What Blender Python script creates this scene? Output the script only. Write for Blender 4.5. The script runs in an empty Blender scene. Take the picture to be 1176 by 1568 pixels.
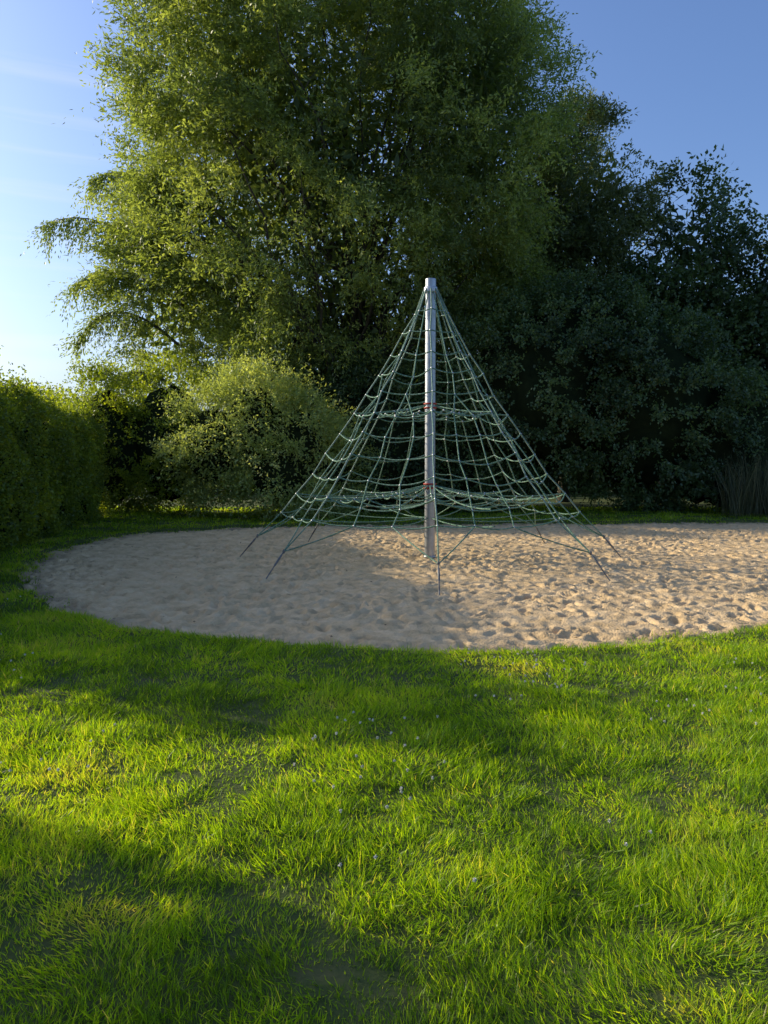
import bpy, math, time
import numpy as np
from mathutils import Vector
T0=time.time()
rng=np.random.default_rng(7)
scene=bpy.context.scene
SUN_EL=math.radians(21.5); SUN_AZ=math.atan2(-0.93,0.367)

# ------------------------------------------------------------ helpers
def vnoise(x,y,s,seed):
    r=np.random.default_rng(seed).random((256,256))*2-1
    x=np.asarray(x)/s+1000; y=np.asarray(y)/s+1000
    xi=np.floor(x).astype(int); yi=np.floor(y).astype(int)
    fx=x-xi; fy=y-yi
    fx=fx*fx*(3-2*fx); fy=fy*fy*(3-2*fy)
    a=r[xi%256,yi%256]; b=r[(xi+1)%256,yi%256]; c=r[xi%256,(yi+1)%256]; d=r[(xi+1)%256,(yi+1)%256]
    return (a*(1-fx)+b*fx)*(1-fy)+(c*(1-fx)+d*fx)*fy
def nrm(v): return v/np.maximum(np.linalg.norm(v,axis=-1,keepdims=True),1e-9)
def sstep(a,b,x):
    t=np.clip((x-a)/(b-a),0,1); return t*t*(3-2*t)
def link(o):
    scene.collection.objects.link(o); return o
def group(name,kids,loc=(0,0,0)):
    e=bpy.data.objects.new(name,None); e.empty_display_size=0.3; link(e)
    for k in kids: k.parent=e
    return e
def mesh_np(name,V,F,mat,attrs=None,smooth=False):
    me=bpy.data.meshes.new(name); k=F.shape[1]
    me.vertices.add(len(V)); me.vertices.foreach_set('co',V.astype(np.float32).ravel())
    me.loops.add(F.size); me.loops.foreach_set('vertex_index',F.astype(np.int32).ravel())
    me.polygons.add(len(F)); me.polygons.foreach_set('loop_start',np.arange(0,F.size,k,dtype=np.int32))
    if smooth: me.polygons.foreach_set('use_smooth',np.ones(len(F),dtype=bool))
    me.update(calc_edges=True)
    if attrs:
        for n,a in attrs.items():
            at=me.attributes.new(n,'FLOAT','POINT'); at.data.foreach_set('value',a.astype(np.float32))
    me.materials.append(mat)
    return link(bpy.data.objects.new(name,me))
def leaves(name,P,D,NR,L,W,mat,R,bend=0.0,wid=0.45):
    N=len(P); D=nrm(D); S=nrm(np.cross(D,NR)); U=nrm(np.cross(S,D))
    L=np.broadcast_to(L,(N,))[:,None]; W=np.broadcast_to(W,(N,))[:,None]
    V=np.empty((N,4,3))
    V[:,0]=P; V[:,2]=P+D*L-U*(L*bend)
    m=P+D*L*wid
    V[:,1]=m+S*W*.5; V[:,3]=m-S*W*.5
    F=np.arange(4*N).reshape(N,4)
    return mesh_np(name,V.reshape(-1,3),F,mat,{'rnd':np.repeat(R,4)})
def tubes(name,paths,mat,n=7):
    Vs=[];Fs=[];off=0
    for pts,rad in paths:
        pts=np.array(pts,float); m=len(pts)
        tan=nrm(np.gradient(pts,axis=0))
        ref=np.array([0.31,0.95,0.05]) if abs(tan[0][2])>.7 else np.array([0,0,1.])
        a=nrm(np.cross(tan,ref)); b=np.cross(tan,a)
        th=np.linspace(0,2*np.pi,n,endpoint=False)
        ring=pts[:,None]+(a[:,None]*np.cos(th)[None,:,None]+b[:,None]*np.sin(th)[None,:,None])*np.array(rad)[:,None,None]
        Vs.append(ring.reshape(-1,3))
        i=np.arange(m-1)[:,None]*n; j=np.arange(n)[None]; jn=(j+1)%n
        Fs.append(np.stack([i+j,i+jn,i+n+jn,i+n+j],-1).reshape(-1,4)+off); off+=m*n
    return mesh_np(name,np.concatenate(Vs),np.concatenate(Fs),mat,smooth=True)
def bez(a,b,c,n=8):
    t=np.linspace(0,1,n)[:,None]; a,b,c=map(np.array,(a,b,c))
    return (1-t)**2*a+2*t*(1-t)*b+t*t*c

# ------------------------------------------------------------ materials
def newmat(name):
    m=bpy.data.materials.new(name); m.use_nodes=True
    nt=m.node_tree; nt.nodes.clear(); out=nt.nodes.new('ShaderNodeOutputMaterial')
    return m,nt,nt.nodes,nt.links,out
def ramp(N,stops):
    r=N.new('ShaderNodeValToRGB'); cr=r.color_ramp
    while len(cr.elements)<len(stops): cr.elements.new(.5)
    for e,(p,c) in zip(cr.elements,stops): e.position=p; e.color=(*c,1)
    return r
def leafmat(name,cols,trans,tf=.4,rough=.5,spec=.3,nscale=.6):
    m,nt,N,Lk,out=newmat(name)
    at=N.new('ShaderNodeAttribute'); at.attribute_name='rnd'
    geo=N.new('ShaderNodeNewGeometry'); no=N.new('ShaderNodeTexNoise'); no.inputs['Scale'].default_value=nscale
    no.inputs['Detail'].default_value=2
    Lk.new(geo.outputs['Position'],no.inputs['Vector'])
    ad=N.new('ShaderNodeMath'); ad.operation='MULTIPLY_ADD'; ad.inputs[1].default_value=1.6; ad.inputs[2].default_value=-.8
    Lk.new(no.outputs['Fac'],ad.inputs[0])
    a2=N.new('ShaderNodeMath'); a2.operation='ADD'; a2.use_clamp=True
    Lk.new(ad.outputs[0],a2.inputs[0]); Lk.new(at.outputs['Fac'],a2.inputs[1])
    k=len(cols); r=ramp(N,[(i/(k-1),c) for i,c in enumerate(cols)]); Lk.new(a2.outputs[0],r.inputs['Fac'])
    p=N.new('ShaderNodeBsdfPrincipled'); p.inputs['Roughness'].default_value=rough
    p.inputs['Specular IOR Level'].default_value=spec
    Lk.new(r.outputs['Color'],p.inputs['Base Color'])
    t=N.new('ShaderNodeBsdfTranslucent')
    mx=N.new('ShaderNodeMix'); mx.data_type='RGBA'; mx.blend_type='MULTIPLY'; mx.inputs['Factor'].default_value=1
    Lk.new(r.outputs['Color'],mx.inputs[6]); mx.inputs[7].default_value=(*trans,1)
    Lk.new(mx.outputs[2],t.inputs['Color'])
    s=N.new('ShaderNodeMixShader'); s.inputs[0].default_value=tf
    Lk.new(p.outputs[0],s.inputs[1]); Lk.new(t.outputs[0],s.inputs[2]); Lk.new(s.outputs[0],out.inputs['Surface'])
    return m
def noisemat(name,stops,scale,rough=.8,bump=.3,bscale=40,metal=0,spec=.3,stretch=(1,1,1),dirt=None):
    m,nt,N,Lk,out=newmat(name)
    tc=N.new('ShaderNodeTexCoord'); mp=N.new('ShaderNodeMapping'); mp.inputs['Scale'].default_value=stretch
    Lk.new(tc.outputs['Object'],mp.inputs['Vector'])
    no=N.new('ShaderNodeTexNoise'); no.inputs['Scale'].default_value=scale; no.inputs['Detail'].default_value=8
    no.inputs['Roughness'].default_value=.65
    Lk.new(mp.outputs[0],no.inputs['Vector'])
    r=ramp(N,stops); Lk.new(no.outputs['Fac'],r.inputs['Fac'])
    p=N.new('ShaderNodeBsdfPrincipled'); p.inputs['Roughness'].default_value=rough; p.inputs['Metallic'].default_value=metal
    p.inputs['Specular IOR Level'].default_value=spec
    col=r.outputs['Color']
    if dirt:
        at=N.new('ShaderNodeAttribute'); at.attribute_name='rim'
        mx=N.new('ShaderNodeMix'); mx.data_type='RGBA'; mx.inputs[7].default_value=(*dirt,1)
        Lk.new(at.outputs['Fac'],mx.inputs['Factor']); Lk.new(col,mx.inputs[6]); col=mx.outputs[2]
    Lk.new(col,p.inputs['Base Color'])
    n2=N.new('ShaderNodeTexNoise'); n2.inputs['Scale'].default_value=bscale; n2.inputs['Detail'].default_value=6
    Lk.new(mp.outputs[0],n2.inputs['Vector'])
    b=N.new('ShaderNodeBump'); b.inputs['Strength'].default_value=bump; b.inputs['Distance'].default_value=.02
    Lk.new(n2.outputs['Fac'],b.inputs['Height']); Lk.new(b.outputs[0],p.inputs['Normal'])
    Lk.new(p.outputs[0],out.inputs['Surface'])
    return m
M_grass=leafmat('grass_blade',[(.075,.145,.014),(.165,.30,.014),(.30,.455,.02),(.42,.47,.07),(.52,.47,.2)],(2.1,1.85,.3),.6,.42,.4,1.0)
M_soil=noisemat('lawn_soil',[(.3,(.04,.06,.012)),(.55,(.07,.09,.02)),(.75,(.12,.105,.04))],3,.95,.5,30)
M_sand=noisemat('sand',[(.28,(.46,.315,.155)),(.5,(.68,.475,.25)),(.72,(.80,.59,.34))],3.5,.95,.9,45,dirt=(.25,.185,.11))
M_bark=noisemat('bark',[(.3,(.04,.035,.025)),(.6,(.09,.075,.055)),(.8,(.14,.12,.09))],6,.9,.8,20,stretch=(1,1,.25))
M_willow=leafmat('willow_leaf',[(.13,.18,.065),(.225,.29,.085),(.34,.4,.12),(.45,.5,.19)],(1.6,1.5,.55),.52,.45,.45,.35)
M_hedge=leafmat('hedge_leaf',[(.09,.14,.028),(.145,.21,.037),(.23,.31,.045),(.36,.38,.06)],(2.4,2.0,.35),.54,.4,.4,.9)
M_silver=leafmat('shrub_leaf',[(.24,.3,.1),(.34,.41,.14),(.44,.5,.19),(.52,.56,.26)],(1.7,1.55,.6),.5,.5,.4,.8)
M_dark=leafmat('dark_leaf',[(.05,.086,.034),(.086,.14,.048),(.13,.195,.066),(.18,.235,.086)],(1.5,1.5,.7),.34,.4,.5,.6)
M_core=noisemat('dark_core',[(.3,(.01,.016,.008)),(.7,(.025,.034,.014))],5,1,.5,12,spec=.0)  # near-black filler colour for the solid cores added inside foliage
M_reed=leafmat('reed_leaf',[(.07,.085,.04),(.11,.12,.055),(.18,.18,.1)],(1.2,1.2,.8),.3)
M_steel=noisemat('galvanised_steel',[(.3,(.34,.35,.37)),(.7,(.47,.48,.5))],9,.38,.05,80,metal=.8,spec=.5)
M_rope=noisemat('green_rope',[(.35,(.05,.14,.08)),(.5,(.115,.22,.145)),(.65,(.28,.37,.29))],30,.7,.3,200)
M_ropew=noisemat('pale_rope',[(.35,(.11,.2,.14)),(.6,(.25,.33,.27))],30,.7,.3,200)
M_red=noisemat('red_clamp',[(.3,(.35,.03,.02)),(.7,(.45,.05,.03))],10,.5,.1,50)
M_alu=noisemat('alloy_clamp',[(.3,(.4,.41,.42)),(.7,(.6,.6,.6))],20,.4,.1,50,metal=.6)
M_white=leafmat('clover_petal',[(.6,.58,.52),(.75,.74,.7)],(1,1,1),.2)

# ------------------------------------------------------------ sand pit outline (world metres)
ctrl=np.array([(-5.0,10.6),(-4.35,9.2),(-3.35,7.9),(-2.4,7.15),(-1.7,6.75),(-.15,6.3),(.7,6.2),(1.55,6.35),(2.35,6.6),(3.6,7.15),
 (5.4,8.2),(7.9,10.4),(10,13.2),(11.3,16),(11,18.4),(9.4,18.9),(5,18.7),(0,18.3),(-2.6,17.8),(-4.6,16.6),(-5.6,15),(-5.6,12.6)])
def closed_spline(c,k=12):
    n=len(c); out=[]
    for i in range(n):
        p0,p1,p2,p3=c[i-1],c[i],c[(i+1)%n],c[(i+2)%n]
        for t in np.linspace(0,1,k,endpoint=False):
            out.append(.5*((2*p1)+(-p0+p2)*t+(2*p0-5*p1+4*p2-p3)*t*t+(-p0+3*p1-3*p2+p3)*t**3))
    return np.array(out)
poly=closed_spline(ctrl,8)
def sdist(x,y):
    x=np.asarray(x,float).ravel(); y=np.asarray(y,float).ravel()
    d=np.full(len(x),1e9); ins=np.zeros(len(x),bool)
    A=poly; B=np.roll(poly,-1,0)
    for (ax,ay),(bx,by) in zip(A,B):
        dx,dy=bx-ax,by-ay
        t=np.clip(((x-ax)*dx+(y-ay)*dy)/(dx*dx+dy*dy),0,1)
        d=np.minimum(d,(x-ax-t*dx)**2+(y-ay-t*dy)**2)
        c=((ay>y)!=(by>y))
        if dy!=0: ins^=c&(x<(bx-ax)*(y-ay)/dy+ax)
    d=np.sqrt(d); d=np.where(ins,-d,d)
    return d+vnoise(x,y,.5,3)*.10+vnoise(x,y,.16,4)*.055
def hbase(x,y):
    f=1-sstep(20,40,np.hypot(x,y))
    return (vnoise(x,y,2.3,11)*.05+vnoise(x,y,.8,12)*.028+vnoise(x,y,.3,13)*.013)*f
def hground(x,y,sd=None):
    if sd is None: sd=sdist(x,y)
    h=hbase(x,y)*(.3+.7*sstep(0,1.0,sd))+.035
    return h*sstep(-.06,.12,sd)-.13*(1-sstep(-.06,.12,sd))
def axis(lo,hi,step,far):
    core=np.arange(lo,hi+step/2,step)
    e=[];d=step*2;v=hi
    while v<far: v+=d; d*=1.6; e.append(v)
    s=[];d=step*2;v=lo
    while v>-far: v-=d; d*=1.6; s.append(v)
    return np.concatenate([s[::-1],core,e])
gx=axis(-9,13,.08,900); gy=axis(0,21,.08,900)
X,Y=np.meshgrid(gx,gy,indexing='ij'); xs,ys=X.ravel(),Y.ravel()
V=np.stack([xs,ys,hground(xs,ys)],1)
nx,ny=len(gx),len(gy)
i=np.arange(nx-1)[:,None]*ny+np.arange(ny-1)[None]
F=np.stack([i,i+ny,i+ny+1,i+1],-1).reshape(-1,4)
mesh_np('lawn_ground',V,F,M_soil,smooth=True)
# sand sheet
st=.028
gx=np.arange(-6.4,12.2,st); gy=np.arange(5.8,19.6,st)
X,Y=np.meshgrid(gx,gy,indexing='ij')
Z=vnoise(X,Y,1.3,21)*.020+vnoise(X,Y,.3,22)*.008-np.abs(vnoise(X,Y,.13,23))*.018+vnoise(X,Y,.06,24)*.013
dens=vnoise(X,Y,1.7,25)
for k in range(12000):
    cx,cy=rng.uniform(-6,12),rng.uniform(6,19.4); a=rng.uniform(0,np.pi)
    l,w=rng.uniform(.06,.14),rng.uniform(.03,.055); dp=rng.uniform(.01,.055)
    i0=int((cx+6.4)/st);j0=int((cy-5.8)/st);r=7
    if rng.random()>.75+.5*dens[min(i0,X.shape[0]-1),min(j0,X.shape[1]-1)]: continue
    sl=(slice(max(i0-r,0),i0+r),slice(max(j0-r,0),j0+r))
    xx=X[sl]-cx;yy=Y[sl]-cy
    u=(xx*math.cos(a)+yy*math.sin(a))/l; v=(-xx*math.sin(a)+yy*math.cos(a))/w
    q=u*u+v*v
    Z[sl]+=-dp*np.exp(-q*1.1)+dp*.35*np.exp(-((np.sqrt(q)-1.6)**2)*6)
Z=np.where(Z>0,Z*.75,Z)
xs,ys=X.ravel(),Y.ravel(); sd=sdist(xs,ys)
V=np.stack([xs,ys,Z.ravel()-.02],1)
rim=np.clip(sstep(-.45,.0,sd)*(.65+.5*vnoise(xs,ys,.2,26))+np.clip(vnoise(xs,ys,.05,27)-.68,0,1)*1.4,0,.85)
nx,ny=X.shape
i=np.arange(nx-1)[:,None]*ny+np.arange(ny-1)[None]
F=np.stack([i,i+ny,i+ny+1,i+1],-1).reshape(-1,4)
F=F[sd[F].min(1)<.15]
used=np.unique(F); mp=np.zeros(len(V),int); mp[used]=np.arange(len(used))
mesh_np('sand_pit',V[used],mp[F],M_sand,{'rim':rim[used]},smooth=True)
# dry leaves and bits of bark lying on the sand
n=1500; x=rng.uniform(-6,11,n);y=rng.uniform(6.3,19,n); s=sdist(x,y); k=(s<-.05)&(rng.random(n)<.25+np.exp(s/.8)); x,y=x[k],y[k]
zi=Z[((x+6.4)/st).astype(int),((y-5.8)/st).astype(int)]-.02+.006
P=np.stack([x,y,zi],1); D=rng.normal(size=P.shape); D[:,2]*=.2; NR=rng.normal(0,.3,P.shape)+[0,0,1]
M_dry=leafmat('dry_leaf',[(.06,.04,.02),(.14,.09,.04),(.25,.18,.08)],(1,1,1),.2)
leaves('fallen_leaves',P,D,NR,rng.uniform(.025,.06,len(P)),rng.uniform(.015,.03,len(P)),M_dry,rng.random(len(P)),bend=.2)

# ------------------------------------------------------------ grass blades
dirt=[(-1.0,3.62,.2,.08),(-.15,2.22,.16,.08)]
PP=[];LL=[];WW=[]
def zone(y0,y1,dens,w,hh,k=.6,m=1.0,xr=None):
    hw=k*y1+m; xl,xh=(-hw,hw) if xr is None else xr
    n=int(dens*(y1-y0)*(xh-xl)); x=rng.uniform(xl,xh,n); y=rng.uniform(y0,y1,n)
    if xr is None: keep=np.abs(x)<k*y+m; x,y=x[keep],y[keep]
    tuft=vnoise(x,y,.11,31)*.7+vnoise(x,y,.37,32)*.7
    keep=rng.random(len(x))<np.clip(.87+.35*tuft,.5,1)
    for cx,cy,rx,ry in dirt:
        q=((x-cx)/rx)**2+((y-cy)/ry)**2
        keep&=(q+rng.random(len(x))*1.1)>1
    x,y,tuft=x[keep],y[keep],tuft[keep]
    sd=sdist(x,y); keep=sd>-.03-.2*rng.random(len(x))**3; x,y,tuft,sd=x[keep],y[keep],tuft[keep],sd[keep]
    z=np.where(sd>.02,hground(x,y,sd),-.03)
    PP.append(np.stack([x,y,z-.004],1)); LL.append(hh*np.clip(1+.6*tuft,.45,1.9)*rng.uniform(.5,1.35,len(x)))
    WW.append(w*rng.uniform(.6,1.3,len(x)))
zone(1.5,3.4,12000,.0039,.052)
zone(3.4,5,8000,.0048,.052)
zone(5,7.5,4200,.0065,.053)
zone(7.5,12,1700,.010,.053)
zone(12,17,700,.016,.053)
zone(17,24,420,.022,.06,k=.6,m=2)
P=np.concatenate(PP);L=np.concatenate(LL);W=np.concatenate(WW);n=len(P)
wx=vnoise(P[:,0],P[:,1],.2,41);wy=vnoise(P[:,0],P[:,1],.2,42)
D=np.stack([rng.normal(0,.5,n)+wx*.85,rng.normal(0,.5,n)+wy*.85,np.ones(n)],1)
NR=rng.normal(size=(n,3));NR[:,2]*=.2
pt=vnoise(P[:,0],P[:,1],.7,43)*.11+vnoise(P[:,0],P[:,1],.15,44)*.1+np.clip(vnoise(P[:,0],P[:,1],.5,45)-.6,0,1)*.7
R=np.clip(.3+pt+rng.normal(0,.15,n)+(rng.random(n)<.05)*.5,0,1)
leaves('grass',P,D,NR,L,W,M_grass,R,bend=.3,wid=.35)
print('grass',n,time.time()-T0)
n=2000; x=rng.uniform(-5,5,n);y=rng.uniform(1.8,8.5,n)
c=vnoise(x,y,.9,51)+vnoise(x,y,.35,52)*.5-(x>0)*.3
k=(c>.2)&(sdist(x,y)>.15)&(np.abs(x)<.6*y+1); x,y=x[k],y[k]
z=hground(x,y)+rng.uniform(.065,.09,len(x))
m=26;C=np.repeat(np.stack([x,y,z],1),m,0); d=nrm(rng.normal(size=(len(C),3))+[0,0,.3])
leaves('clover_flowers',C,d,rng.normal(size=C.shape),.0095,.0055,M_white,rng.random(len(C)))

# ------------------------------------------------------------ foliage generator
def crown(name,ells,ncl,cr,shoots,lps,slen,L,W,mat,up=.3,droop=.3,inner=.55,outw=.8,gap=-1,zmin=.1,rseed=0,spread=.55,nbias=0.5,fill=0):
    g=np.random.default_rng(100+rseed)
    E=np.array(ells,float); w=(E[:,3]*E[:,4]*E[:,5])**(2/3); w/=w.sum()
    C=[];O=[]
    while len(C)<ncl:
        e=E[g.choice(len(E),p=w)]; d=nrm(g.normal(size=3)); r=g.random()**(.28)
        p=e[:3]+d*e[3:]*r
        if p[2]<zmin: continue
        if gap>-1 and vnoise(p[0]+p[2]*.37,p[2]+p[1]*.5,1.8,60+rseed)<gap: continue
        if any(np.sum(((p-f[:3])/f[3:])**2)<inner**2 for f in E) and g.random()>.12: continue
        C.append(p);O.append(d)
    C=np.array(C);O=np.array(O)
    CR=cr*g.lognormal(0,.28,ncl)
    idx=np.repeat(np.arange(ncl),shoots); n=len(idx)
    S=C[idx]+nrm(g.normal(size=(n,3)))*(g.random((n,1))**.5)*CR[idx][:,None]*np.array([1,1,.75])
    SD=nrm(O[idx]*outw+g.normal(size=(n,3))*spread+[0,0,up])
    SL=slen*g.uniform(.5,1.3,n)*np.where(g.random(n)<.06,1.8,1)
    shv=np.clip(.45+.1*g.normal(size=ncl),0,1)[idx]+g.normal(0,.06,n)
    t=(np.arange(lps)+.5)/lps
    P=S[:,None]+SD[:,None]*(SL[:,None]*t)[...,None]; P[...,2]-=(droop*SL[:,None]*t**2)
    P=P.reshape(-1,3)+g.normal(0,L*.35,(n*lps,3)); 
    D=np.repeat(SD,lps,0)*.8+g.normal(0,.6,(n*lps,3)); D[:,2]-=droop*.8
    NR=g.normal(size=D.shape)+np.repeat(O[idx],lps,0)*nbias+[0,0,nbias]
    R=np.clip(np.repeat(shv,lps)+g.normal(0,.1,len(P))-.12,0,1)
    LL=L*g.uniform(.6,1.3,len(P)); WW=W*g.uniform(.7,1.2,len(P))
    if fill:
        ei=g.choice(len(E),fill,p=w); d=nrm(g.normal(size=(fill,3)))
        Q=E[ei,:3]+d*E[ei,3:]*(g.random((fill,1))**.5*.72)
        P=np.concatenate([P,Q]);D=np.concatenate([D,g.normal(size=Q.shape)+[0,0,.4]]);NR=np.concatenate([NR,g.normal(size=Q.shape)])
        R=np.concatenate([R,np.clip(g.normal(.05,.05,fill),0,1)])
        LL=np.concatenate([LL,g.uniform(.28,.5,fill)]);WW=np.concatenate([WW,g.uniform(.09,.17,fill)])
    k=P[:,2]>max(.03,zmin-1.5); P,D,NR,R,LL,WW=P[k],D[k],NR[k],R[k],LL[k],WW[k]
    o=leaves(name,P,D,NR,LL,WW,mat,R,bend=.12)
    return o,C
def branches(name,base,top,C,r0,nl,mat=M_bark,seed=0,r1=.09,lean=.15):
    g=np.random.default_rng(500+seed); base=np.array(base,float); top=np.array(top,float)
    paths=[]
    tr=bez(base,(base+top)/2+g.normal(0,lean,3)*[1,1,0],top,10)
    rad=np.linspace(r0,r0*.3,10); rad[0]*=1.35
    paths.append((tr,rad))
    for j in g.choice(len(C),min(nl,len(C)),replace=False):
        c=C[j]; k=int(np.clip((c[2]-base[2])/(top[2]-base[2])*9*g.uniform(.25,.6),1,8)); s=tr[k]
        mid=(s+c)/2+[0,0,.12*np.linalg.norm(c-s)]+g.normal(0,.5,3)
        p=bez(s,mid,c,9); p[1:-1]+=g.normal(0,.09,(7,3))
        paths.append((p,np.linspace(r1*g.uniform(.5,1.2),.008,9)))
        for q in range(2):
            a=p[g.integers(3,8)]; e=a+nrm(g.normal(size=3)+[0,0,.6])*g.uniform(.7,1.6)
            paths.append((bez(a,(a+e)/2+g.normal(0,.1,3),e,5),np.linspace(.018,.005,5)))
    return tubes(name,paths,mat)
def core(name,ells,s=.72):  # solid dark hulls added inside foliage to stop light and views through
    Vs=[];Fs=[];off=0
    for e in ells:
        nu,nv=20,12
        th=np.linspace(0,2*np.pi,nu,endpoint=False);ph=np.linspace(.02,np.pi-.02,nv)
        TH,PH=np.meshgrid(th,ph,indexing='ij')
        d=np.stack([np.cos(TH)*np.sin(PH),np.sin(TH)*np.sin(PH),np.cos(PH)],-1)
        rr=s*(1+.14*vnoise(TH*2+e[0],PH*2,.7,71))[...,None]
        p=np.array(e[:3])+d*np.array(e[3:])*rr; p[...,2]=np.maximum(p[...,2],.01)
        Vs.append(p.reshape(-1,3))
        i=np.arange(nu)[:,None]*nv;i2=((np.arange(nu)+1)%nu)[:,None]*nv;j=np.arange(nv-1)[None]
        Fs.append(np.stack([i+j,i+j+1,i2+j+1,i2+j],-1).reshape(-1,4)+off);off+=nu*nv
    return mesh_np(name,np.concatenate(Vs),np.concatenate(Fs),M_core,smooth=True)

# big willow
E=[(-1.7,24.6,10.4,6.4,5.2,7.2),(-6.6,25.9,7.2,2.3,2.6,4.0),(2.6,23.7,10.6,2.6,3.6,5.4),(-4.3,24.3,12.8,3.4,3.8,4.2),(1.4,24,14.2,3.0,3.4,3.6),(-.5,25.3,5.2,5,3.4,3.6)]
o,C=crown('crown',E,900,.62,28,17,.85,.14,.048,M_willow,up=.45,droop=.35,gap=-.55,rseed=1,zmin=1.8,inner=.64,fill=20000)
g=np.random.default_rng(5); P=[];D=[]; lim=[]
for (a,b,c) in [((-6.7,25,7.4),(-8.8,24.8,9.7),(-10.5,24.4,8.8)),((-6.6,25,5.2),(-8.7,24.8,7.2),(-9.6,24.5,5.2)),((-6.4,25,9.9),(-8.1,24.8,10.9),(-9.1,24.6,10.2)),((-6.4,25,3.6),(-8.2,24.8,5.2),(-9.2,24.6,3.2)),((-6.4,25,6.4),(-8.4,24.6,8.2),(-9.7,24.5,6.9))]:
    q=bez(a,b,c,40); lim.append((q[::5],np.linspace(.05,.012,8)))
    for k in range(8,40):
        for r in range(4):
            d=nrm(np.array([-.4,g.normal(0,.5),g.uniform(-1.5,.0)])); l=g.uniform(.3,1.1)
            t=np.linspace(0,1,18)[:,None]; s=q[k]+d*l*t; s[:,2]-=.35*l*(t[:,0]**2)
            P.append(s+g.normal(0,.045,s.shape)); D.append(np.tile(d,(18,1))+g.normal(0,.5,s.shape)-[0,0,.5])
P=np.concatenate(P);D=np.concatenate(D)
o2=leaves('drooping_foliage',P,D,g.normal(size=P.shape),.13,.042,M_willow,np.clip(g.normal(.15,.12,len(P)),0,1),bend=.1)
o3=branches('trunk',(-1.2,24,-.1),(-.6,24.2,8),C,.45,90,seed=1,r1=.07)
o4=tubes('limbs',lim,M_bark)
group('willow_tree',[o,o2,o3,o4])
def tree(name,E,ncl,base,top,seed,mat=M_dark,gap=-.25,L=.14,W=.1,shoots=15,lps=9,cr=.55,fill=2500):
    o,C=crown('crown',E,ncl,cr,shoots,lps,.55,L,W,mat,up=.2,droop=.25,gap=gap,rseed=seed,zmin=1.2,fill=fill)
    b=branches('trunk',base,top,C,.2,50,seed=seed,r1=.05)
    group(name,[o,b])
M_willow2=leafmat('goat_willow_leaf',[(.1,.135,.055),(.16,.2,.075),(.22,.265,.1),(.28,.32,.13)],(1.6,1.5,.7),.4,.45,.45,.35)
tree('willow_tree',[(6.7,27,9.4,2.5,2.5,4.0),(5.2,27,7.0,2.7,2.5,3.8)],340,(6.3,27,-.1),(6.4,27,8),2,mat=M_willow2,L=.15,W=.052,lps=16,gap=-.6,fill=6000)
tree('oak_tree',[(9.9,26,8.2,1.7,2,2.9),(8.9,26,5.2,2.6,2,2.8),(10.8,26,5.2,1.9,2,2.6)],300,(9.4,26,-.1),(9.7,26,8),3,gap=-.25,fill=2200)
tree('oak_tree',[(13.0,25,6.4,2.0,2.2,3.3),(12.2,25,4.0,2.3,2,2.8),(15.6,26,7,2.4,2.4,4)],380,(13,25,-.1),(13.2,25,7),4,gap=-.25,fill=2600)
E=[(4.3,21.6,3.4,2.5,1.9,2.7),(7.2,21.8,3.0,2.7,2.0,2.9),(5.6,22.3,4.4,2.4,1.8,2.3),(9.6,22.2,1.9,2.4,1.7,2.2),(2.4,22.4,1.9,1.6,1.3,2.2)]
o,C=crown('foliage',E,620,.42,19,11,.36,.09,.06,M_dark,up=.1,droop=.2,inner=.84,rseed=5,nbias=.9)
group('large_shrub',[o,core('blocking_core',E,.72)])
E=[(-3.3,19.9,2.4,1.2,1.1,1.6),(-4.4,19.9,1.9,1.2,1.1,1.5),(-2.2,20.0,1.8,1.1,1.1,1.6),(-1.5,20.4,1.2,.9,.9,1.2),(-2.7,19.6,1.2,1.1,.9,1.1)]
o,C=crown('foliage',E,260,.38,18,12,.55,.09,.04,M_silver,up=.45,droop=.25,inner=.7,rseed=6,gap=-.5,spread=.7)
group('silver_shrub',[o,core('blocking_core',E,.6)])
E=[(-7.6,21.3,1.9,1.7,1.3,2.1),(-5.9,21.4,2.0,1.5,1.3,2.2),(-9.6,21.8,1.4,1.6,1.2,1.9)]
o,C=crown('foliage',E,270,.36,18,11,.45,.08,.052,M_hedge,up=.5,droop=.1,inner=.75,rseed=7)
group('green_shrub',[o,core('blocking_core',E,.68)])
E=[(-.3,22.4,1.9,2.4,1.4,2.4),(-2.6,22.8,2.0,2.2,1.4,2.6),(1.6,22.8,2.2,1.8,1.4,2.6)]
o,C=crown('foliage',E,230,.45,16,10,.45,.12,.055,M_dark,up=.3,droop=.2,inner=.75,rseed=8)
group('understorey_shrub',[o,core('blocking_core',E,.7)])
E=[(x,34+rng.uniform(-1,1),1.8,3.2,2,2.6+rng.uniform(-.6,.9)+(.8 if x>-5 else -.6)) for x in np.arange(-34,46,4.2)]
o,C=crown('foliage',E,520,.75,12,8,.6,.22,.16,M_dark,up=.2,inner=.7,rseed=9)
group('distant_trees',[o,core('blocking_core',E,.8)])

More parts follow.
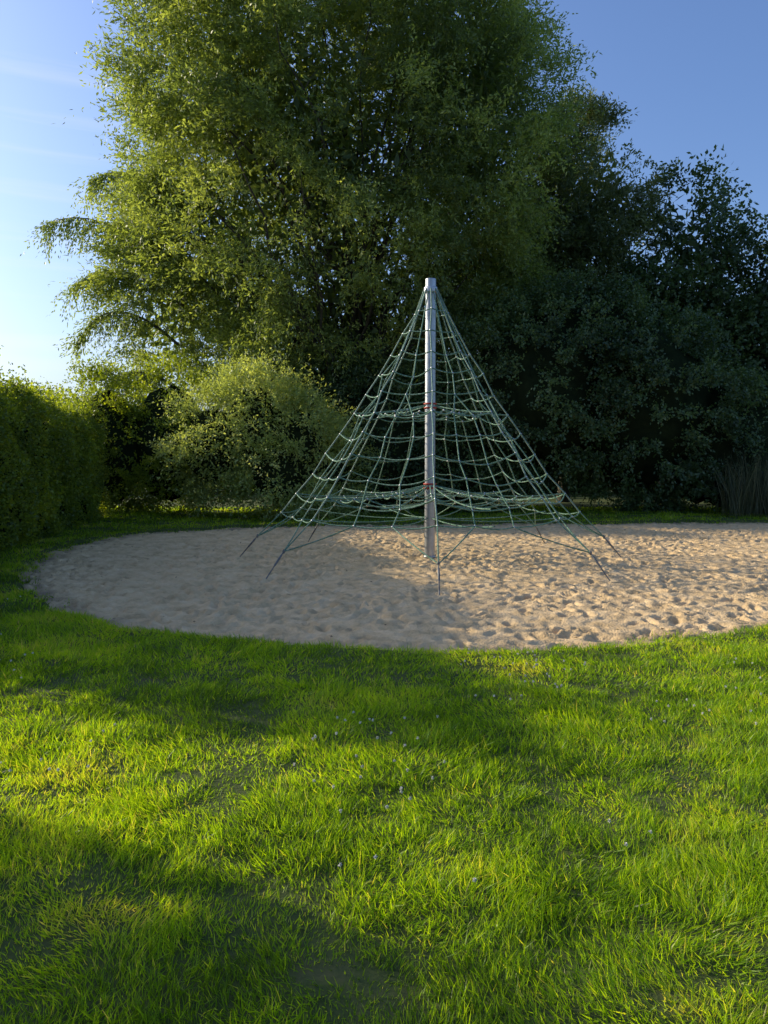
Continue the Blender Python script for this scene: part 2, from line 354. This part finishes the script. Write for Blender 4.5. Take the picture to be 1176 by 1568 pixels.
# ------------------------------------------------------------ clipped hedge
def hedge(name,y0,y1,h0,th,seed,xf=lambda y:-6.25-.118*(y-12.5),endup=0):
    g=np.random.default_rng(900+seed)
    def H(y): return h0+vnoise(y,y*0,1.5,80+seed)*.22+vnoise(y,y*0,.4,81+seed)*.1+endup*(1-sstep(y0+.6,y0+2.6,y))
    n=int((y1-y0)*6600); y=g.uniform(y0,y1,n); h=H(y)
    s=g.random(n); P=np.zeros((n,3)); O=np.zeros((n,3))
    dep=g.random(n)**1.5*.22
    f=s<.54; z=g.random(n)*h
    bump=vnoise(y,z,.9,85+seed)*.14+vnoise(y,z,.5,82+seed)*.13+vnoise(y,z,.22,83+seed)*.09
    rnd=.42*np.clip((z-(h-.7))/.7,0,1)**2
    P[f]=np.stack([xf(y)+bump-dep-rnd,y,z],1)[f]; O[f]=[1,0,.2]
    f=(s>=.54)&(s<.86); u=g.random(n)
    P[f]=np.stack([xf(y)-u*th,y,h+vnoise(u*th,y,.35,84+seed)*.1-dep+.05-.38*(np.abs(u-.5)*2)**3],1)[f]; O[f]=[.1,0,1]
    f=(s>=.86)&(s<.97); P[f]=np.stack([xf(y)-th-bump+dep,y,z],1)[f]; O[f]=[-1,0,.2]
    f=s>=.97; e=np.where(g.random(n)<.5,y0,y1)
    P[f]=np.stack([xf(e)-u*th,e+g.normal(0,.1,n),z],1)[f]; O[f]=[0,-1,.2]
    m=int((y1-y0)*55); ys=g.uniform(y0,y1,m); o=np.stack([xf(ys)-g.uniform(.15,.85,m)*th,ys,H(ys)-.05],1)
    d=nrm(g.normal(0,.45,(m,3))+[0,0,1]); l=g.uniform(.12,.6,m); t=np.linspace(.1,1,12)
    S=(o[:,None]+d[:,None]*(l[:,None]*t)[...,None]).reshape(-1,3)+g.normal(0,.03,(m*12,3))
    m2=int((y1-y0)*70); ys=g.uniform(y0,y1,m2); o=np.stack([xf(ys)-.08,ys,g.uniform(.2,.9,m2)*H(ys)],1)
    d=nrm(g.normal(0,.35,(m2,3))+[1,0,.5]); l=g.uniform(.1,.34,m2); t=np.linspace(.1,1,10)
    S2=(o[:,None]+d[:,None]*(l[:,None]*t)[...,None]).reshape(-1,3)+g.normal(0,.03,(m2*10,3))
    P=np.concatenate([P,S,S2]);O=np.concatenate([O,np.tile([0,0,.6],(len(S),1)),np.tile([.6,0,.4],(len(S2),1))]); n=len(P)
    D=O*.5+g.normal(0,.7,(n,3)); NR=O*.9+g.normal(size=(n,3))*.8
    R=np.clip(g.normal(.38,.16,n),0,1)
    lv=leaves('foliage',P,D,NR,.066*g.uniform(.6,1.25,n),.045*g.uniform(.7,1.2,n),M_hedge,R,bend=.12)
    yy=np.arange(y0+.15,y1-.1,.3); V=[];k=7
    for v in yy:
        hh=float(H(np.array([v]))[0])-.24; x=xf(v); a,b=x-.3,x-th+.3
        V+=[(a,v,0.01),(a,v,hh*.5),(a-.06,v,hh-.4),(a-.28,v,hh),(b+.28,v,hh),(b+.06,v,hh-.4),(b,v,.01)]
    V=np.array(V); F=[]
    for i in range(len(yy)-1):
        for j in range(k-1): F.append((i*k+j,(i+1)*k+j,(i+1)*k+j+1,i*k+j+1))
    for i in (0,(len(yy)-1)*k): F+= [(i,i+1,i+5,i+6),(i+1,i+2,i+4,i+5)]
    c=mesh_np('blocking_core',V,np.array(F),M_core)  # dark box added inside the hedge to block sun
    group(name,[lv,c])
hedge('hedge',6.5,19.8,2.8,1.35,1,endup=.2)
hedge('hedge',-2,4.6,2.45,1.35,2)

# reeds
n=1600; x=rng.uniform(8.9,12.5,n);y=rng.uniform(19.5,20.7,n)
h=rng.uniform(.6,1.9,n)
P=np.stack([x,y,np.zeros(n)],1);D=np.stack([rng.normal(0,.16,n),rng.normal(0,.14,n),np.ones(n)],1)
leaves('reeds',P,D,rng.normal(size=(n,3)),h,.02,M_reed,rng.random(n),bend=.18)
print('veg',time.time()-T0)

# ------------------------------------------------------------ climbing net pyramid
CX,CY=.74,12.4
def pol(r,a,z): return np.array([CX+r*math.cos(a),CY+r*math.sin(a),z])
def curve(name,segs,mat,rad):
    cu=bpy.data.curves.new(name,'CURVE'); cu.dimensions='3D'; cu.bevel_depth=rad; cu.bevel_resolution=2
    for s in segs:
        sp=cu.splines.new('POLY'); sp.points.add(len(s)-1)
        sp.points.foreach_set('co',np.concatenate([np.array(s),np.ones((len(s),1))],1).ravel())
    cu.materials.append(mat)
    return link(bpy.data.objects.new(name,cu))
A0=math.radians(-91.5); angs=[A0+i*math.pi/4 for i in range(8)]
ztop,zbot=4.22,.72; NL=11
def rad_at(z):
    t=(ztop-z)/(ztop-zbot); return .1+2.3*(t*.74+.26*t*t)
levels=[ztop-(ztop-zbot)*((k+1)/(NL))**.97 for k in range(NL)]
main=[];rung=[];joints=[];lower=[]
g=np.random.default_rng(77)
def sagseg(a,b,s,n=6):
    t=np.linspace(0,1,n)[:,None]; p=a*(1-t)+b*t; p[:,2]-=4*s*(t*(1-t))[:,0]; return p
def facept(i,z,t,k):
    a=pol(rad_at(z),angs[i%8],z); b=pol(rad_at(z),angs[(i+1)%8],z)
    side=np.linalg.norm(a-b); p=a*(1-t)+b*t; p[2]-=side*.34*t*(1-t)*(1 if k<NL-1 else .2)
    return p
jit={}
def node(i,k,t):
    i%=8; key=(i,k,round(t,3))
    if t==0: key=(i,k,0)
    if key not in jit:
        p=facept(i,levels[k],t,k); 
        p=p+g.normal(0,.028 if 0<t<1 else .012,3)
        jit[key]=p
    return jit[key]
for i in range(8):
    r=[pol(.1,angs[i],4.25)]+[node(i,k,0) for k in range(NL)]
    main.append(r)
    for k in range(NL):
        ts=[0,1] if k<2 else ([0,.5,1] if k<5 else [0,.33,.67,1])
        pts=[node(i,k,t) if t<1 else node(i+1,k,0) for t in ts]
        for a,b in zip(pts[:-1],pts[1:]):
            rung.append(sagseg(a,b,.035*np.linalg.norm(a-b)+g.uniform(0,.016)))
        joints+=pts[:-1]
    rung.append([pol(.1,angs[i]+math.pi/8,4.2)]+[node(i,k,.5) for k in range(2,5)])
    for t in (.33,.67): rung.append([node(i,4,.5)]+[node(i,k,t) for k in range(5,NL)])
for zc,kk,nr in ((2.42,5,2),(1.14,9,4)):
    rr=[]
    for i in range(16):
        a=angs[0]+i*math.pi/8
        tgt=node(i//2,kk,0) if i%2==0 else (node(i//2,kk,.33)+node(i//2,kk,.67))/2
        s=pol(.1,a,zc); seg=sagseg(s,tgt,.10 if kk>8 else .03,9); rr.append(seg)
        if kk>8 or i%2==0: rung.append(seg)
    for q in range(nr):
        idx=int(round((q+1)/(nr+1)*8))
        for i in range(16):
            a,b=rr[i][idx],rr[(i+1)%16][idx]; rung.append(sagseg(a,b,.04)); joints.append(a)
anch=[]; RA=[3.5,3.25,3.1,3.2,3.3,3.2,3.1,3.2]
for i in range(8):
    Ra=RA[i]; a=pol(Ra-.30,angs[i],.32); gnd=pol(Ra,angs[i],-.03)
    anch.append((a,gnd))
    lower.append([a,node(i,NL-1,0)])
    lower.append(sagseg(a,node(i,NL-1,.33),.02)); lower.append(sagseg(a,node(i-1,NL-1,.67),.02))
    mid=(node(i,NL-1,.33)+node(i,NL-1,.67))/2
    mast_low=pol(.1,angs[i]+math.pi/8,.62); lower.append(sagseg(mid,mast_low,.06))
r1=curve('ridge_ropes',main,M_ropew,.0115)
r2=curve('net_ropes',rung,M_rope,.0098)
r3=curve('guy_ropes',lower,M_rope,.009)
def lathe(name,prof,mat,cx,cy,n=32):
    V=[];F=[]
    th=np.linspace(0,2*np.pi,n,endpoint=False)
    for r,z in prof: V+= [(cx+r*math.cos(t),cy+r*math.sin(t),z) for t in th]
    for i in range(len(prof)-1):
        for j in range(n): F.append((i*n+j,i*n+(j+1)%n,(i+1)*n+(j+1)%n,(i+1)*n+j))
    return mesh_np(name,np.array(V),np.array(F),mat,smooth=True)
mast=lathe('mast',[(.084,-.2),(.084,4.2),(.084,4.40),(.084,4.405),(.081,4.41),(.001,4.412)],M_steel,CX,CY)
col=lathe('top_collar',[(.085,4.19),(.102,4.19),(.106,4.20),(.106,4.27),(.102,4.28),(.085,4.28)],M_alu,CX,CY)
base=lathe('base_collar',[(.085,-.05),(.1,-.05),(.1,.0),(.097,.01),(.085,.01)],M_steel,CX,CY)
cl=[]
for zc in (2.42,1.14):
    for dz in (-.035,.03):
        cl.append(lathe('clamp_ring',[(.085,zc+dz-.012),(.102,zc+dz-.012),(.105,zc+dz-.008),(.105,zc+dz+.008),(.102,zc+dz+.012),(.085,zc+dz+.012)],M_red,CX,CY))
ico=np.array([(0,0,1),(0,0,-1),(1,0,0),(-1,0,0),(0,1,0),(0,-1,0)],float); fi=np.array([(0,2,4),(0,4,3),(0,3,5),(0,5,2),(1,4,2),(1,3,4),(1,5,3),(1,2,5)])
J=np.array(joints); V=(J[:,None]+ico[None]*np.array([.02,.02,.023])).reshape(-1,3)
F=(fi[None]+np.arange(len(J))[:,None,None]*6).reshape(-1,3)
jo=mesh_np('joint_clamps',V,F,M_alu,smooth=True)
tb=[]
for a,gnd in anch:
    d=gnd-a; tb.append((np.array([a,a+d*.12,a+d*.15,a+d*.5,a+d*.53,gnd]),[.009,.009,.015,.015,.009,.009]))
    tb.append((np.array([a+[0,0,.03],a,a-[0,0,.03]]),[.008,.022,.008]))
M_dk=noisemat('weathered_fitting',[(.3,(.1,.1,.1)),(.7,(.22,.22,.21))],20,.5,.1,50,metal=.5)
tbo=tubes('turnbuckles',tb,M_dk,8)
group('climbing_net_pyramid',[mast,col,base,r1,r2,r3,jo,tbo]+cl)

# ------------------------------------------------------------ light, sky, camera
sd_=Vector((math.sin(SUN_AZ)*math.cos(SUN_EL),math.cos(SUN_AZ)*math.cos(SUN_EL),math.sin(SUN_EL)))
sl=bpy.data.lights.new('sun','SUN'); sl.energy=5.0; sl.angle=math.radians(.53); sl.color=(1,.88,.64)
so=link(bpy.data.objects.new('sun',sl)); so.rotation_euler=(-sd_).to_track_quat('-Z','Y').to_euler(); so.location=sd_*60
w=bpy.data.worlds.new('World'); scene.world=w; w.use_nodes=True
N=w.node_tree.nodes; Lk=w.node_tree.links; N.clear()
wo=N.new('ShaderNodeOutputWorld'); bg=N.new('ShaderNodeBackground'); bg.inputs['Strength'].default_value=.13
sky=N.new('ShaderNodeTexSky'); sky.sky_type='NISHITA'; sky.sun_disc=False
sky.sun_elevation=SUN_EL; sky.sun_rotation=SUN_AZ%(2*math.pi); sky.air_density=1.05; sky.dust_density=3.0; sky.ozone_density=1.9; sky.altitude=20
gain=N.new('ShaderNodeMix'); gain.data_type='RGBA'; gain.blend_type='MULTIPLY'; gain.inputs['Factor'].default_value=1; gain.inputs[7].default_value=(1.06,1.28,1.72,1)
tc=N.new('ShaderNodeTexCoord'); mp=N.new('ShaderNodeMapping'); mp.inputs['Scale'].default_value=(1.2,1.2,24)
mp.inputs['Rotation'].default_value=(0,.04,0)
no=N.new('ShaderNodeTexNoise'); no.inputs['Scale'].default_value=1.6; no.inputs['Detail'].default_value=5
rp=ramp(N,[(.5,(0,0,0)),(.75,(.3,.3,.3))])
sx=N.new('ShaderNodeSeparateXYZ'); mr=N.new('ShaderNodeMapRange'); mr.inputs['From Min'].default_value=.0; mr.inputs['From Max'].default_value=-.3
ml=N.new('ShaderNodeMath'); ml.operation='MULTIPLY'
mx=N.new('ShaderNodeMix'); mx.data_type='RGBA'; mx.inputs[7].default_value=(7.5,7.6,7.8,1)
Lk.new(tc.outputs['Generated'],sx.inputs[0]); Lk.new(sx.outputs['X'],mr.inputs['Value'])
Lk.new(tc.outputs['Generated'],mp.inputs['Vector']); Lk.new(mp.outputs[0],no.inputs['Vector'])
Lk.new(no.outputs['Fac'],rp.inputs['Fac']); Lk.new(rp.outputs['Color'],ml.inputs[0]); Lk.new(mr.outputs[0],ml.inputs[1]); Lk.new(ml.outputs[0],mx.inputs['Factor'])
Lk.new(sky.outputs[0],gain.inputs[6]); Lk.new(gain.outputs[2],mx.inputs[6]); Lk.new(mx.outputs[2],bg.inputs['Color']); Lk.new(bg.outputs[0],wo.inputs[0])
cam=bpy.data.cameras.new('camera'); cam.sensor_fit='VERTICAL'; cam.sensor_height=34.6; cam.lens=26; cam.clip_end=3000
co=link(bpy.data.objects.new('camera',cam)); co.location=(0,0,1.6); co.rotation_euler=(math.radians(90-4.08),0,0)
scene.camera=co
scene.view_settings.view_transform='Standard'; scene.view_settings.look='None'; scene.view_settings.exposure=0
print('done',time.time()-T0)
